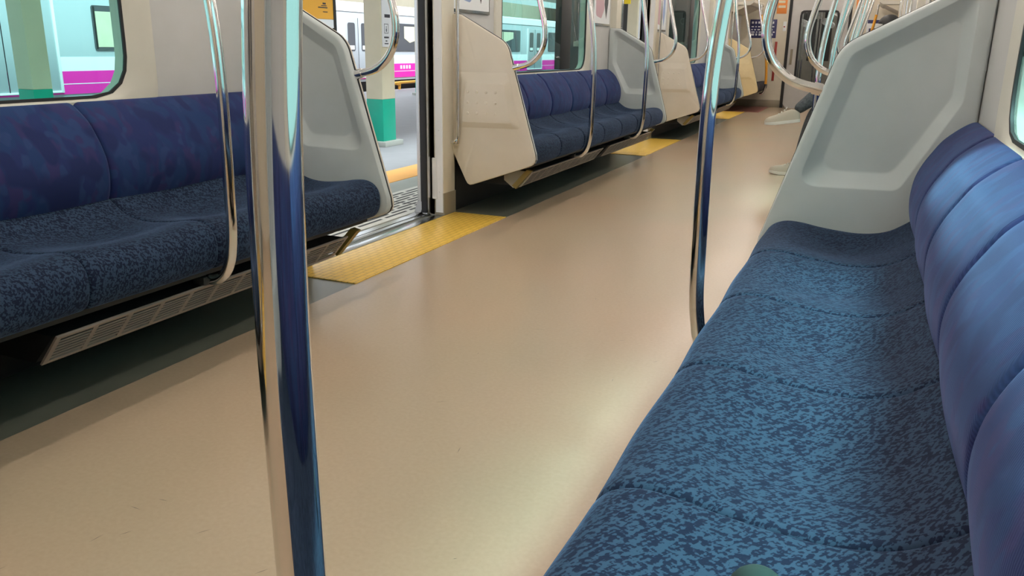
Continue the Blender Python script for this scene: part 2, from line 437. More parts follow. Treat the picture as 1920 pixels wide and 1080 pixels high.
# ------------------------------------------------------------------ bench
SEAT = [(.075,.50),(.115,.494),(.150,.470),(.185,.448),(.225,.436),(.275,.431),(.33,.434),(.39,.441),(.435,.449),(.475,.452),(.505,.448),(.530,.436),(.547,.415),(.554,.388),(.553,.360),(.547,.335),(.533,.314),(.508,.302),(.44,.299),(.30,.297),(.075,.297)]
BACK = [(.06,.455),(.10,.463),(.122,.480),(.137,.508),(.145,.543),(.147,.58),(.141,.618),(.126,.656),(.105,.692),(.083,.725),(.055,.752),(.030,.771),(.012,.781),(.0,.783)]
def profile(P, k):
    Q = crom([Vector((a, b, 0)) for a, b in P], k); out = []
    for i, p in enumerate(Q):
        tg = (Q[min(i+1, len(Q)-1)] - Q[max(i-1, 0)]).normalized()
        out.append((p.x, p.y, -tg.y, tg.x))       # outward normal (left of travel)
    return out
def cushion(w, seat, k=1):
    P = profile(SEAT if seat else BACK, 3)
    if not seat: P = [(a, b, -nx, -nz) for a, b, nx, nz in P]
    r = .014 if seat else .020
    vs = [-.5*w, -.5*w+r*.12, -.5*w+r*.35, -.5*w+r*.65, -.5*w+r]
    vs += [-.5*w + r + (w - 2*r) * i / (18*k) for i in range(1, 18*k)]
    vs += [-q for q in vs[:5][::-1]]
    loops = []
    for v in vs:
        tt = max(0, abs(v) - (w/2 - r)) / r
        e = r * (1 - math.sqrt(max(0, 1 - tt*tt))) * .9
        L = []
        for (a, b, nx, nz) in P:
            x, z = a - nx*e, b - nz*e
            q = 2*v/w
            if k == 2: q = 2*(abs(q) - .5)
            if seat:
                wt = math.exp(-((a - .32)/.15)**2) if nz > .3 else 0
                wt2 = math.exp(-((a - .53)/.06)**2)
                bowl = math.cos(q*math.pi/2)**2
                z -= .020 * wt * bowl
                z += .006*wt*math.exp(-((a-.44)/.05)**2)*math.exp(-(q/.25)**2)      # slight horn between the legs
                x += .006 * wt2 * bowl - .004*wt2
            else:
                wt = math.exp(-((b - .58)/.12)**2)
                x += (.010 * math.cos(q*math.pi/2)**1.2 - .004) * wt
            L.append((x, v, z))
        loops.append(L)
    return MB().loft(loops, True, True, closed=True if seat else True)
def bench(n, L, sm, bm_, label, group, spans=None):
    """local frame: x away from the wall, y along the car"""
    root = empty('bench', (0, 0, 0), label, 'bench', group)
    w = (L - .012) / n
    protos = {}; y = -L/2 + .006
    for k in (spans or [1]*n):
        for kind, m, nm in ((True, sm, 'seat_cushion'), (False, bm_, 'backrest')):
            if (k, kind) not in protos:
                a = cushion(w*k, kind, k).build(nm, m, root, smooth=60); protos[(k, kind)] = a
            else:
                a = protos[(k, kind)].copy(); COL.objects.link(a); a.parent = root
            a.location = (0, y + w*k/2, 0)
        y += w*k
    # structure under the cushions
    o = MB().box(.02, .49, -L/2+.02, L/2-.02, .283, .296)
    o.box(.0, .03, -L/2+.03, L/2-.03, .0, .30)
    o.build('seat_support', M['dark'], root)
    MB().tube([(.465, -L/2+.06, .290), (.465, L/2-.06, .290)], .004, 8, 0).build('pipe', M['dark'], root)
    return root
def grille(root, y0, y1, white=True):
    """sloping heater grille under a bench: face from (.50,.245) to (.425,.165)"""
    A, B = (.486, .246), (.412, .158); L = y1 - y0
    def pt(t, off=0):
        return (A[0] + (B[0]-A[0])*t + off*.8, A[1] + (B[1]-A[1])*t - off*.6)
    o = MB()
    def strip(t0, t1, ya, yb, d=.006):
        q = [pt(t0), pt(t1), pt(t1, -d), pt(t0, -d)]
        o.loft([[(x, ya, z) for x, z in q], [(x, yb, z) for x, z in q]])
    strip(0, .10, y0, y1); strip(.90, 1, y0, y1)
    ns = 11
    for i in range(ns + 1):
        yy = y0 + (L - .016) * i / ns
        strip(.10, .90, yy, yy + .016)
    for j in range(1, 7):
        t = .10 + .80 * j / 7
        strip(t - .018, t + .018, y0, y1, .003)
    g = o.build('heater_grille', M['grille'], root, smooth=20)
    MB().prism([(.465, .244), (.385, .160), (.15, .160), (.15, .244)], 'y', y0+.004, y1-.004).build('heater_box', M['black'], g)
    for yy, d in ((y0, -1),) if white else ():
        MB().prism([(.487, .248), (.413, .156), (.36, .145), (.30, .19), (.30, .264)], 'y', yy, yy + d*.008).build('end_cap', M['endcap'], g, bevel=.003)
def brackets(root, ys):
    for y in ys:
        MB().prism([(.47, .27), (.50, .262), (.40, .15), (.375, .168)], 'y', y, y+.03).build('bracket', M['brass'], root)
LB = 3.205
b0 = bench(7, LB, M['seat'], M['back'], 'long navy bench nearest on the left, beneath the first side window', 'long navy benches along the car', [1, 1, 1, 1, 1, 2])
grille(b0, .16, 1.45, False); grille(b0, -1.45, -.02); brackets(b0, (-1.51, 1.49))
b0.location = (XL + .006, 1.19, 0)
std = bench(7, LB, M['seat'], M['back'], 'long navy bench on the left between the first and second open doors', 'long navy benches along the car')
grille(std, .16, 1.45, False); grille(std, -1.45, -.02); brackets(std, (-1.51, 1.49))
std.location = (XL + .006, 6.03, 0); b0 = std
copy_tree(b0, (XL + .006, 10.87, 0), 0, 'long navy bench farther down on the left beyond the second open door')
copy_tree(b0, (XR - .006, 1.13, 0), math.pi, 'long blue bench filling the right foreground with speckled seats')
copy_tree(b0, (XR - .006, 6.03, 0), math.pi, 'long bench on the right behind the grey partition, where a person sits')
copy_tree(b0, (XR - .006, 10.87, 0), math.pi, 'long bench on the right farther down beyond the seated person')
M['seat_dark'] = mat('priority_moquette', (.035, .033, .04), .9)
M['back_dark'] = mat('priority_back', (.05, .045, .06), .9)
b3 = bench(3, 1.36, M['seat_dark'], M['back_dark'], 'short dark priority bench on the left against the end wall', 'short priority benches by the end wall')
b3.location = (XL + .006, 14.83, 0)
copy_tree(b3, (XR - .006, 14.83, 0), math.pi, 'short dark priority bench on the right against the end wall')

# ------------------------------------------------------------------ partitions
OUTL = round_poly([(0.002, 1.147), (.105, 1.143), (.395, .988), (.594, .325), (.155, .168), (.052, .372), (.002, .46)],
                  [.0, .05, .115, .055, .035, .04, 0], 10)
RO = round_poly([(.048, 1.125), (.085, 1.122), (.362, .962), (.478, .562), (.185, .567), (.048, .835)], [.03, .03, .05, .05, .04, .05], 8)
RI = round_poly([(.080, 1.055), (.100, 1.06), (.332, .925), (.420, .612), (.208, .614), (.078, .845)], [.02, .02, .03, .05, .05, .05], 8)
EO = round_poly([(.100, .827), (.405, .827), (.487, .518), (.100, .512)], .015, 5)
EI = round_poly([(.150, .765), (.390, .765), (.438, .549), (.130, .547)], .012, 5)
def inset(poly, c, d):
    out = []
    for x, y in poly:
        v = Vector((x - c[0], y - c[1])); l = v.length
        out.append((c[0] + v.x*(l-d)/l, c[1] + v.y*(l-d)/l))
    return out
def half(cfg, c, N, sgn):
    """cfg: list of (poly, inset, y)"""
    loops = []
    for poly, d, y in cfg:
        q = radial(poly, c, N)
        if d: q = inset(q, c, d)
        loops.append([(a, sgn*y, b) for a, b in q])
    return MB().loft(loops, False, True)
def partition(inner_sign, label, outer_mat):
    """inner_sign: direction (local y) in which the seat side faces"""
    root = empty('partition_panel', (0, 0, 0), label, 'partition', 'end partitions of the benches')
    N = 176; c = (.27, .75); s = inner_sign
    half([(OUTL, .004, .0), (OUTL, 0, .006), (OUTL, 0, .015), (OUTL, .003, .024), (OUTL, .008, .028), (OUTL, .014, .029), (RO, -.003, .029), (RO, .0, .0285), (RO, .003, .0265), (RI, -.004, .0055), (RI, .0, .0040), (RI, .005, .0035)], c, N, s).build('seat_side', M['panel_grey'], root, smooth=35)
    h = half([(OUTL, .004, .0), (OUTL, 0, .006), (OUTL, 0, .015), (OUTL, .004, .019), (OUTL, .010, .021), (EO, -.001, .021), (EO, .002, .0218), (EI, -.002, .0440), (EI, .002, .045)], (.27, .68), N, -s).build('door_side', outer_mat, root, smooth=25)
    d = MB()
    for i in range(4):
        for j in range(3):
            x, z = .166 + .058*i, .599 + .060*j
            d.loft([[(x + r*math.cos(a), -s*yy, z + r*math.sin(a)) for a in [k*math.pi/5 for k in range(10)]] for r, yy in ((.009, .0451), (.0065, .0485), (.001, .0492))], False, True)
    d.build('studs', outer_mat, root)
    lp = [[(a, yy, b) for a, b in inset(radial(OUTL, c, N), c, d)] for d, yy in ((.012, -.003), (-.0022, -.003), (-.0022, .003), (.012, .003), (.012, -.003))]
    MB().loft(lp, False, False).build('edge_strip', M['black'], root)
    return root
pf = partition(-1, 'grey moulded partition at the far end of the nearest left bench, beside the open door', M['panel_cream'])
pf.location = (XL, 2.826, 0)
pn = partition(1, 'cream partition with twelve studs facing the nearest open door on the left', M['panel_cream'])
pn.location = (XL, 4.402, 0)
# local frame keeps x away from wall; for the right wall turn by 180 deg (swaps near/far variants)
copy_tree(pf, (XL, 7.66, 0), 0, 'grey moulded partition at the far end of the second left bench')
copy_tree(pn, (XL, 9.24, 0), 0, 'cream partition facing the second open door on the left')
copy_tree(pf, (XL, 12.50, 0), 0, 'grey moulded partition at the far end of the third left bench')
py = partition(1, 'yellowish partition on the left before the end wall, facing the farthest door', M['panel_yellow'])
py.location = (XL, 14.09, 0)
copy_tree(pn, (XL, -.44, 0), 0, 'cream partition at the near end of the nearest left bench, behind the camera')
copy_tree(pn, (XR, 2.766, 0), math.pi, 'large grey partition with recessed panel at the end of the right foreground bench')
copy_tree(pf, (XR, -.50, 0), math.pi, 'grey partition of the right foreground bench, behind the camera')
copy_tree(pf, (XR, 4.402, 0), math.pi, 'partition at the near end of the second right bench')
copy_tree(pn, (XR, 7.66, 0), math.pi, 'partition at the far end of the second right bench, past the seated person')
copy_tree(pf, (XR, 9.24, 0), math.pi, 'partition at the near end of the third right bench')
copy_tree(pn, (XR, 12.50, 0), math.pi, 'partition at the far end of the third right bench')
copy_tree(py, (XR, 14.09, 0), math.pi, 'partition on the right before the end wall')
for c_ in list(bpy.data.objects):
    pass

# grab bars rising from the partitions
BAR = [(.425,.852),(.455,.860),(.49,.868),(.525,.880),(.558,.902),(.588,.934),(.608,.975),(.617,1.02),(.615,1.07),(.603,1.13),(.575,1.24),(.53,1.42),(.48,1.65),(.44,1.9),(.41,2.31)]
gb = empty('grab_bar', (XL, 2.826, 0), 'curved chrome bar rising from the grey partition of the nearest left bench', 'grab bar', 'curved chrome bars on the partitions')
MB().tube([(a, 0, b) for a, b in BAR], .0155, 18, 5).build('bar', M['chrome'], gb, smooth=60)
MB().tube([(.432, 0, .855), (.462, 0, .862)], .019, 18, 0).build('collar', M['chrome'], gb)
for s, y, t_ in ((-1, 4.402, 'curved chrome bar rising from the studded cream partition'),
               (-1, 7.66, 'curved chrome bar at the far end of the second left bench'),
               (-1, 9.24, 'curved chrome bar on the cream partition facing the second open door'),
               (-1, 12.50, 'curved chrome bar at the far end of the third left bench'),
               (-1, 14.09, 'curved chrome bar on the yellowish left partition before the end wall'),
               (1, 2.766, 'curved chrome bar rising from the large grey partition on the right'),
               (1, 4.402, 'curved chrome bar just beyond the large grey partition on the right'),
               (1, 7.66, 'curved chrome bar on the right past the seated person'),
               (1, 9.24, 'curved chrome bar at the near end of the third right bench'),
               (1, 12.50, 'curved chrome bar at the far end of the third right bench'),
               (1, 14.09, 'curved chrome bar on the right before the end wall')):
    copy_tree(gb, (XL if s < 0 else XR, y, 0), 0 if s < 0 else math.pi, t_)

# bench poles
POLE = [(.489,.266),(.508,.2655),(.535,.272),(.560,.292),(.578,.322),(.590,.365),(.599,.44),(.602,.56),(.604,.68),(.605,.82),(.600,.96),(.585,1.10),(.552,1.30),(.515,1.55),(.48,1.85),(.45,2.31)]
gp = empty('bench_pole', (XL, 1.885, 0), 'slender chrome pole curving under the nearest left bench', 'pole', 'chrome poles standing at the bench fronts')
MB().tube([(a, 0, b) for a, b in POLE], .0165, 20, 6).build('pole', M['chrome'], gp, smooth=60)
MB().box(.455, .50, -.03, .03, .252, .2775).build('foot_bracket', M['dark'], gp, bevel=.004)
for s, y, t_ in ((1, .388, 'thick chrome pole closest to the camera, left of the foreground seats'),
               (1, 1.80, 'chrome pole at the edge of the blue foreground bench, before the grey partition'),
               (-1, .51, 'chrome pole of the nearest left bench outside the picture'),
               (-1, 5.34, 'first chrome pole on the second left bench'),
               (-1, 6.72, 'second chrome pole on the second left bench'),
               (-1, 10.18, 'first chrome pole on the third left bench'),
               (-1, 11.56, 'second chrome pole on the third left bench'),
               (1, 5.34, 'first chrome pole on the second right bench'),
               (1, 6.72, 'second chrome pole on the second right bench, before the seated person'),
               (1, 10.18, 'first chrome pole on the third right bench'),
               (1, 11.56, 'second chrome pole on the third right bench')):
    copy_tree(gp, (XL if s < 0 else XR, y, 0), 0 if s < 0 else math.pi, t_)
# priority poles with an orange sleeve
for s in (-1, 1):
    q = empty('bench_pole', (XL if s < 0 else XR, 14.98, 0), 'chrome pole with orange sleeve at the %s priority bench' % ('left' if s < 0 else 'right'), 'pole', None, 0 if s < 0 else math.pi)
    MB().tube([(.40, 0, 1.70), (.405, 0, 1.62), (.41, 0, 1.55), (.45, 0, 1.3), (.50, 0, 1.10), (.555, 0, .85), (.582, 0, .6), (.588, 0, .42), (.58, 0, .34), (.55, 0, .27), (.50, 0, .258)], .016, 12, 5).build('pole', M['chrome'], q)
    MB().tube([(.411, 0, 1.545), (.45, 0, 1.3), (.50, 0, 1.10), (.555, 0, .85), (.582, 0, .6), (.588, 0, .42)], .021, 12, 5).build('sleeve', M['rubber_sleeve'], q)
    rk = empty('luggage_rack', (XL if s < 0 else XR, 14.83, 0), 'pale luggage rack above the %s priority bench' % ('left' if s < 0 else 'right'), 'rack', None, 0 if s < 0 else math.pi)
    MB().prism(round_poly([(0, 1.66), (.33, 1.66), (.385, 1.70), (.385, 1.745), (.33, 1.72), (0, 1.70)], [0, .03, .02, .01, .02, 0], 4), 'y', -.68, .68).build('shelf', M['surround'], rk)
    MB().prism([(0, 1.56), (.10, 1.56), (.30, 1.655), (0, 1.655)], 'y', -.66, .66).build('underside', M['wall_cream'], rk)

# ------------------------------------------------------------------ framed posters above the benches, on the side walls
def wposter(s, y0, y1, label, tint, other):
    root = empty('framed_poster', (0, 0, 0), label, 'poster', 'framed posters beside the windows')
    x = lambda u: wx(s, u)
    ya, yb = min(y0, y1), max(y0, y1)
    MB().box(x(.0005), x(.014), ya, yb, 1.16, 1.86).build('frame', M['steel'], root, bevel=.005)
    MB().box(x(.0141), x(.0155), ya+.018, yb-.018, 1.178, 1.842).build('sheet', M['sheet_white'], root)
    q = MB(); w = yb-ya
    q.prism(round_poly([(ya+w*.15, 1.24), (ya+w*.45, 1.22), (ya+w*.62, 1.3), (ya+w*.55, 1.5), (ya+w*.3, 1.55), (ya+w*.12, 1.4)], .04, 5), 'x', x(.0156), x(.0162))
    q.build('print', tint, root)
    q = MB().prism([(ya+w*.62, 1.34), (ya+w*.74, 1.22), (ya+w*.84, 1.36), (ya+w*.8, 1.6), (ya+w*.66, 1.6)], 'x', x(.0156), x(.0164))
    q.build('print', other, root)
m_blue = mat('print_blue', (.28, .38, .62), .4); m_pinkp = mat('print_pink', (.55, .35, .40), .4)
wposter(-1, 4.46, 4.985, 'framed poster above the studded cream partition, blue and dark print', m_blue, M['ink'])
wposter(-1, 7.10, 7.60, 'framed poster at the far end of the second left bench', m_pinkp, M['ink'])
wposter(-1, 9.30, 9.82, 'framed poster above the cream partition past the second open door', m_pinkp, m_blue)

# ------------------------------------------------------------------ end wall and its door
EY = 15.6
dx0, dx1 = -1.49, -.54
o = MB().box(XL-.1, dx0, EY, EY+.08, 0, HC+.1).box(dx1, XR+.1, EY, EY+.08, 0, HC+.1).box(dx0, dx1, EY, EY+.08, 1.98, HC+.1)
struct(o.build('wall_end', M['wall_cream']), 'cream end wall of the car')
struct(MB().box(XL, dx0-.03, EY-.012, EY, 0, .125).box(dx1+.03, XR, EY-.012, EY, 0, .125).build('baseboard_end', M['kick'], bevel=.002))
struct(MB().box(dx0-.035, dx0+.015, EY-.012, EY+.06, 0, 1.995).box(dx1-.01, dx1+.03, EY-.012, EY+.06, 0, 1.995).box(dx0+.015, dx1-.01, EY-.012, EY+.06, 1.965, 1.995).build('trim_%d' % ti, M['black']), 'black rubber frame around the end door'); ti += 1
ring = []
N = 96; c = (-1.02, 1.02)
q0 = rrect(dx0+.015, dx1-.01, .0, 1.965, .004); q1 = rrect(-1.335, -.70, .40, 1.64, .07); q2 = rrect(-1.305, -.73, .43, 1.61, .055)
L = [[(x, yy, z) for x, z in radial(p, c, N)] for p, yy in ((q0, EY+.045), (q0, EY+.01), (q1, EY+.01), (q1, EY+.045))]
dr = struct(MB().loft(L, False, False).build('door_%d' % di, M['wall'], smooth=25), 'pale sliding door in the middle of the end wall'); di += 1
L = [[(x, yy, z) for x, z in radial(p, c, N)] for p, yy in ((q1, EY+.04), (q1, EY+.002), (q2, EY+.002), (q2, EY+.04))]
MB().loft(L, False, False).build('window_gasket', M['black'], dr)
MB().add([(-1.31, EY+.028, .42), (-.72, EY+.028, .42), (-.72, EY+.028, 1.62), (-1.31, EY+.028, 1.62)], [(0, 1, 2, 3)]).build('pane', M['glass_clear'], dr)
MB().box(-1.435, -1.395, EY-.006, EY+.012, .74, 1.0).build('handle', M['kick'], dr, bevel=.004)
struct(MB().box(wx(-1,.0), wx(-1,.62), 14.15, EY-.014, .0, .004).build('trim_%d' % ti, M['floor_red']), 'dull red floor by the left priority bench'); ti += 1

def board(name, x0, x1, z0, z1, m, label, cat, marks, mm, d=.008):
    r = empty(name, ((x0+x1)/2, EY, 0), label, cat)
    cx = (x0+x1)/2
    MB().box(x0-cx, x1-cx, -d, -.0005, z0, z1).build('sheet', m, r, bevel=.002)
    q = MB()
    for a, b, c, e in marks: q.box(a-cx, b-cx, -d-.0012, -d, c, e)
    if marks: q.build('lettering', mm, r)
    return r
mk = []
for row, zz in enumerate((1.42, 1.36, 1.31, 1.27, 1.22)):
    xx = -2.13
    while xx < -1.76:
        w_ = random.uniform(.02, .06); mk.append((xx, xx+w_, zz, zz + (.035 if row in (0, 4) else .018))); xx += w_ + .025
board('poster', -2.16, -1.705, 1.18, 1.49, M['navy_print'], 'dark blue poster with pale print on the end wall, left of the door', 'poster', mk, M['sheet_white'])
board('poster', -1.73, -1.565, 1.585, 1.92, M['orange_poster'], 'orange poster high on the end wall just left of the door', 'poster', [(-1.71, -1.59, 1.68, 1.72), (-1.71, -1.60, 1.76, 1.80)], M['col_cream'])
board('notice', -1.60, -1.545, 1.30, 1.455, M['sheet_white'], 'small pale notice with red mark beside the end door', 'notice', [(-1.59, -1.565, 1.36, 1.38)], M['red'])
board('cover_strip', -1.705, -1.665, .46, 1.12, M['red'], 'narrow dark red strip on the end wall below the blue poster', 'strip', [], M['ink'], .02)
board('poster', -.46, -.30, 1.585, 1.92, M['orange_poster'], 'orange poster high on the end wall right of the door', 'poster', [(-.44, -.33, 1.68, 1.72)], M['col_cream'])
board('poster', -.26, .20, 1.18, 1.49, M['sheet_white'], 'pale poster with dark blue heading on the end wall, right of the door', 'poster', [(-.25, .19, 1.43, 1.485), (-.22, -.05, 1.25, 1.35)], M['navy_print'])

# ------------------------------------------------------------------ next car, seen through the end door pane
NX0 = EY + .08
struct(MB().box(-1.6, -.43, NX0, 16.6, -.06, 0).box(XL-.1, XR+.1, 16.6, 21.6, -.06, 0).build('floor', M['floor']), 'floor of the next car')
struct(MB().box(-1.62, -1.58, NX0, 16.6, 0, 2.1).box(-.45, -.41, NX0, 16.6, 0, 2.1).box(-1.62, -.41, NX0, 16.6, 2.1, 2.14).build('wall_gangway', M['kick']), 'gangway between the cars')
for nm_, bx in (('wall_next_left', (XL-.1, XL, 16.6, 21.6, 0, HC)), ('wall_next_right', (XR, XR+.1, 16.6, 21.6, 0, HC)), ('wall_next_near', (XL-.1, -1.6, 16.56, 16.6, 0, HC)), ('wall_next_near', (-.43, XR+.1, 16.56, 16.6, 0, HC)), ('wall_next_end', (XL, XR, 21.6, 21.65, 0, HC))):
    struct(MB().box(*bx).build(nm_, M['wall']), 'wall of the next car')
struct(MB().box(XL-.1, XR+.1, 16.6, 21.6, HC, HC+.05).build('ceiling', M['ceiling']), 'ceiling of the next car')
for s in (-1, 1):
    copy_tree(b0, (XL + .006 if s < 0 else XR - .006, 18.6, 0), 0 if s < 0 else math.pi, 'navy bench on the %s in the next car, seen through the end door' % ('left' if s < 0 else 'right'))
    for y in (17.9, 19.3):
        copy_tree(gp, (XL if s < 0 else XR, y, 0), 0 if s < 0 else math.pi, 'chrome pole on the %s in the next car, %s one' % ('left' if s < 0 else 'right', 'nearer' if y < 18.5 else 'farther'))
    for i in range(2):
        copy_tree(lamp, (-1.63 if s < 0 else -.40, 17.0 + i*1.6, 2.24), None, 'ceiling light in the next car above the %s bench, %s one' % ('left' if s < 0 else 'right', ('nearer', 'farther')[i]))
sp = empty('hanging_strap', (-1.45, 16.95, 0), 'white hanging strap in the next car', 'strap', 'hanging straps in the next car')
MB().tube([(.055*math.cos(a), 0, 1.50 + .055*math.sin(a)) for a in [k*math.pi/8 for k in range(17)]], .008, 8, 0).build('ring', M['white'], sp)
MB().box(-.012, .012, -.003, .003, 1.555, 1.88).build('band', M['dark'], sp)
for x in (-1.45, -1.0):
    for i in range(8):
        if x == -1.45 and i == 0: continue
        copy_tree(sp, (x, 16.95 + i*.33, 0), None, None)
for o_ in bpy.data.objects:
    if o_.name.startswith('hanging_strap'): o_['label'] = 'white ring strap hanging in the next car, seen through the end door'
for i, (x, y) in enumerate(((-1.42, 17.2), (-1.22, 18.4), (-1.02, 17.8), (-1.55, 19.6), (-1.3, 20.6))):
    tag(MB().tube([(x, y, 0), (x, y, HC)], .018, 12, 0).build('standing_pole', M['chrome']), 'chrome pole standing in the next car, %s of five' % ('leftmost near', 'middle', 'rightmost', 'far left', 'farthest')[i], 'pole', 'standing poles in the next car')
nd = struct(MB().box(-1.75, -.95, 21.56, 21.6, 0, 1.98).build('door_%d' % di, M['endcap'], bevel=.01), 'far door of the next car'); di += 1
MB().box(-1.6, -1.1, 21.54, 21.559, .75, 1.7).build('pane', M['t_glass'], nd)
for x in (-1.45, -1.0):
    tag(MB().tube([(x, 16.6, 1.89), (x, 21.6, 1.89)], .012, 8, 0).build('strap_rail', M['chrome']), 'chrome rail carrying the %s row of hanging straps in the next car' % ('left' if x < -1 else 'right'), 'rail')

# ------------------------------------------------------------------ rear closing wall behind the camera
struct(MB().box(XL-.1, XR+.1, Y0-.08, Y0, 0, HC+.1).build('wall_back', M['wall_cream']))

# ------------------------------------------------------------------ station platform
PX = -2.47
struct(MB().box(-10.02, -3.49, -6, 40, -.5, .0).build('floor', M['asphalt']), 'dark asphalt of the station platform')
struct(MB().box(-3.17, -2.93, -6, 40, -.5, .0).build('floor', M['concrete']), 'grey concrete strip of the platform')
struct(MB().box(-3.49, -3.17, -6, 40, -.5, .004).build('trim_%d' % ti, M['tactile_orange'], bevel=.002), 'orange tactile paving along the platform'); ti += 1
pe = struct(MB().box(-2.93, PX, -6, 40, -.5, .002).build('trim_%d' % ti, M['slot_white']), 'white slotted edge of the platform'); ti += 1
g = MB()
for r in range(9):
    x = -2.885 + r*.044
    y = -1 + (r % 2)*.14
    while y < 10:
        g.box(x, x+.017, y, y+.235, .0021, .0032); y += .28
for y in (1.0, 2.2, 3.35, 4.5, 5.7, 6.9, 8.1): g.box(-2.92, PX, y, y+.008, .0021, .0032)
g.build('slots', M['dark'], pe)
struct(MB().box(-2.46, 45, -30, 60, -1.25, -1.15).box(-16, -10.05, -12, 60, -1.25, -1.15).build('ground', M['ballast']), 'stony track bed')

def column(x0, y0, w, dpt, gz, label):
    r = empty('platform_column', (x0, y0, 0), label, 'column', 'cream and green platform columns')
    MB().box(-w, 0, 0, dpt, gz, 3.1).build('shaft', M['col_cream'], r, bevel=.004)
    MB().box(-w, 0, 0, dpt, .05, gz).build('green_base', M['col_green'], r, bevel=.004)
    MB().box(-w-.05, .05, -.05, dpt+.06, 0, .05).build('plinth', M['concrete'], r, bevel=.006)
    return r
col = column(-4.40, 7.05, .185, .235, .457, 'cream column with green foot seen through the nearest open door')
MB().box(-.002, .008, .018, .225, .95, 1.75).build('sign_plate', M['sheet_white'], col)
q = MB()
for a, b, c, d in ((.05, .125, 1.158, 1.163), (.05, .125, 1.075, 1.08), (.05, .054, 1.075, 1.163), (.121, .125, 1.075, 1.163), (.08, .095, 1.09, 1.12), (.083, .092, 1.125, 1.14),
                   (.045, .13, 1.03, 1.045), (.07, .10, 1.0, 1.01), (.05, .12, .975, .985), (.06, .16, 1.22, 1.25)):
    q.box(.0085, .0095, a, b, c, d)
q.build('sign_print', M['ink'], col)
column(-4.40, 3.34, .125, .125, .695, 'weathered cream column seen through the nearest left window')
column(-4.40, 16.35, .20, .33, .457, 'cream column seen through the second open door')
fc = column(-8.30, 14.95, .25, .25, .457, 'distant column with a white box, at the far side of the platform')
MB().box(.0, .10, -.12, .2, .95, 1.20).build('white_box', M['white'], fc, bevel=.01)
MB().box(.0, .10, -.1, .15, .72, .9).build('dark_box', M['ink'], fc, bevel=.01)
MB().tube([(.06, -.05, 1.42), (.12, -.05, 1.42)], .07, 16, 0).build('red_lamp', M['red'], fc)
column(-4.40, 26.5, .185, .235, .457, 'farthest cream column seen through the farthest open door')
ys = empty('hanging_sign', (-4.62, 15.7, 0), 'yellow sign hanging over the platform beyond the second door', 'sign')
MB().box(-.28, .25, -.02, .02, 1.765, 2.15).build('panel', M['yellow_sign'], ys, bevel=.004)
MB().tube([(0, 0, 2.14), (0, 0, 3.1)], .012, 8, 0).build('hanger', M['dark'], ys)
nb = empty('notice_board', (-4.0, 5.5, 0), 'orange notice on a framed board standing on the platform', 'notice board')
MB().box(-.04, -.01, -.33, .25, 1.05, 2.0).build('backing', M['col_cream'], nb, bevel=.004)
MB().box(-.012, .002, -.28, .215, 1.155, 1.95).build('notice', M['orange_print'], nb)
MB().box(-.012, .002, -.28, .215, 1.09, 1.153).build('footer', M['sheet_white'], nb)
q = MB()
for a, b, c, d in ((.02, .14, 1.235, 1.243), (.06, .13, 1.25, 1.256), (.08, .14, 1.205, 1.211), (-.12, .02, 1.30, 1.31), (.08, .12, 1.262, 1.275)): q.box(.0021, .003, a, b, c, d)
q.build('lettering', M['ink'], nb)
MB().box(-.012, .006, .215, .25, 1.05, 2.0).build('side_frame', M['dark'], nb)
MB().box(-.035, -.015, -.30, -.26, 0, 1.06).box(-.035, -.015, .18, .22, 0, 1.06).build('legs', M['dark'], nb)

se = empty('dark_backdrop', (-6.4, 23, 0), 'dark backdrop box added farther along the platform', 'backdrop_box')  # added dark box, gives the second doorway its dark background
MB().box(-1.7, 1.9, 0, 6, 0, 2.9).build('wall', mat('dark_panel', (.03, .028, .022), .5), se, bevel=.02)
MB().box(-1.6, 1.8, -.02, 0, 1.0, 1.15).build('backdrop_strip', M['kick'], se)
# platform roof
struct(MB().box(-8.6, -2.75, -6, 34, 3.10, 3.16).build('roof', M['ceiling']), 'canopy over the station platform')
struct(MB().box(-16, 2.9, 34, 60, 3.2, 3.3).box(-16, 2.9, 34, 34.2, 3.3, 6).box(-16, 6, 60, 60.2, -1.2, 3.3).box(-13.6, -13.4, -12, 60, -1.2, 2.6).build('roof', M['kick']), 'dark roof and walls added far ahead to darken the window views')  # added cover over the tracks, darkens what the farther windows show
# guard rail in front of the other train
gr = empty('guard_rail', (-9.7, 17.6, 0), 'low orange guard rail in front of the other train', 'rail')
MB().tube([(0, -1.35, .02), (0, -1.33, .13), (0, -1.25, .17), (0, 3.2, .17)], .03, 10, 3).build('rail', M['orange_print'], gr)
MB().box(-.02, .02, .6, .64, 0, .17).box(-.02, .02, 2.2, 2.24, 0, .17).build('post', M['orange_print'], gr)

# ------------------------------------------------------------------ the other train
TX = -10.15
tr = empty('train', (TX, 10, 0), 'silver train with white and magenta stripes standing across the platform', 'train')
tr_z = -.95
MB().prism([(0, .20), (0, 1.62), (-.06, 1.75), (-.35, 1.84), (-2.5, 1.84), (-2.8, 1.62), (-2.8, .20)], 'y', -16, 60).build('body', M['t_silver'], tr)
MB().box(0, .006, -16, 60, .56, .745).build('white_band', M['t_white'], tr)
MB().box(.001, .008, -16, 60, .255, .56).build('magenta_band', M['t_pink'], tr)
MB().box(.006, .0095, -16, 60, .385, .395).build('thin_line', M['t_white'], tr)
MB().box(0, .01, -16, 60, 1.62, 1.78).build('roof_edge', M['t_white'], tr)
MB().box(-.3, -.15, -16, 60, -.9, .20).build('underframe', M['dark'], tr)
q = MB()
for i in range(4): q.box(.0085, .010, 7.05 + i*.13, 7.13 + i*.13, .44, .52)
q.build('number', M['t_strip'], tr)
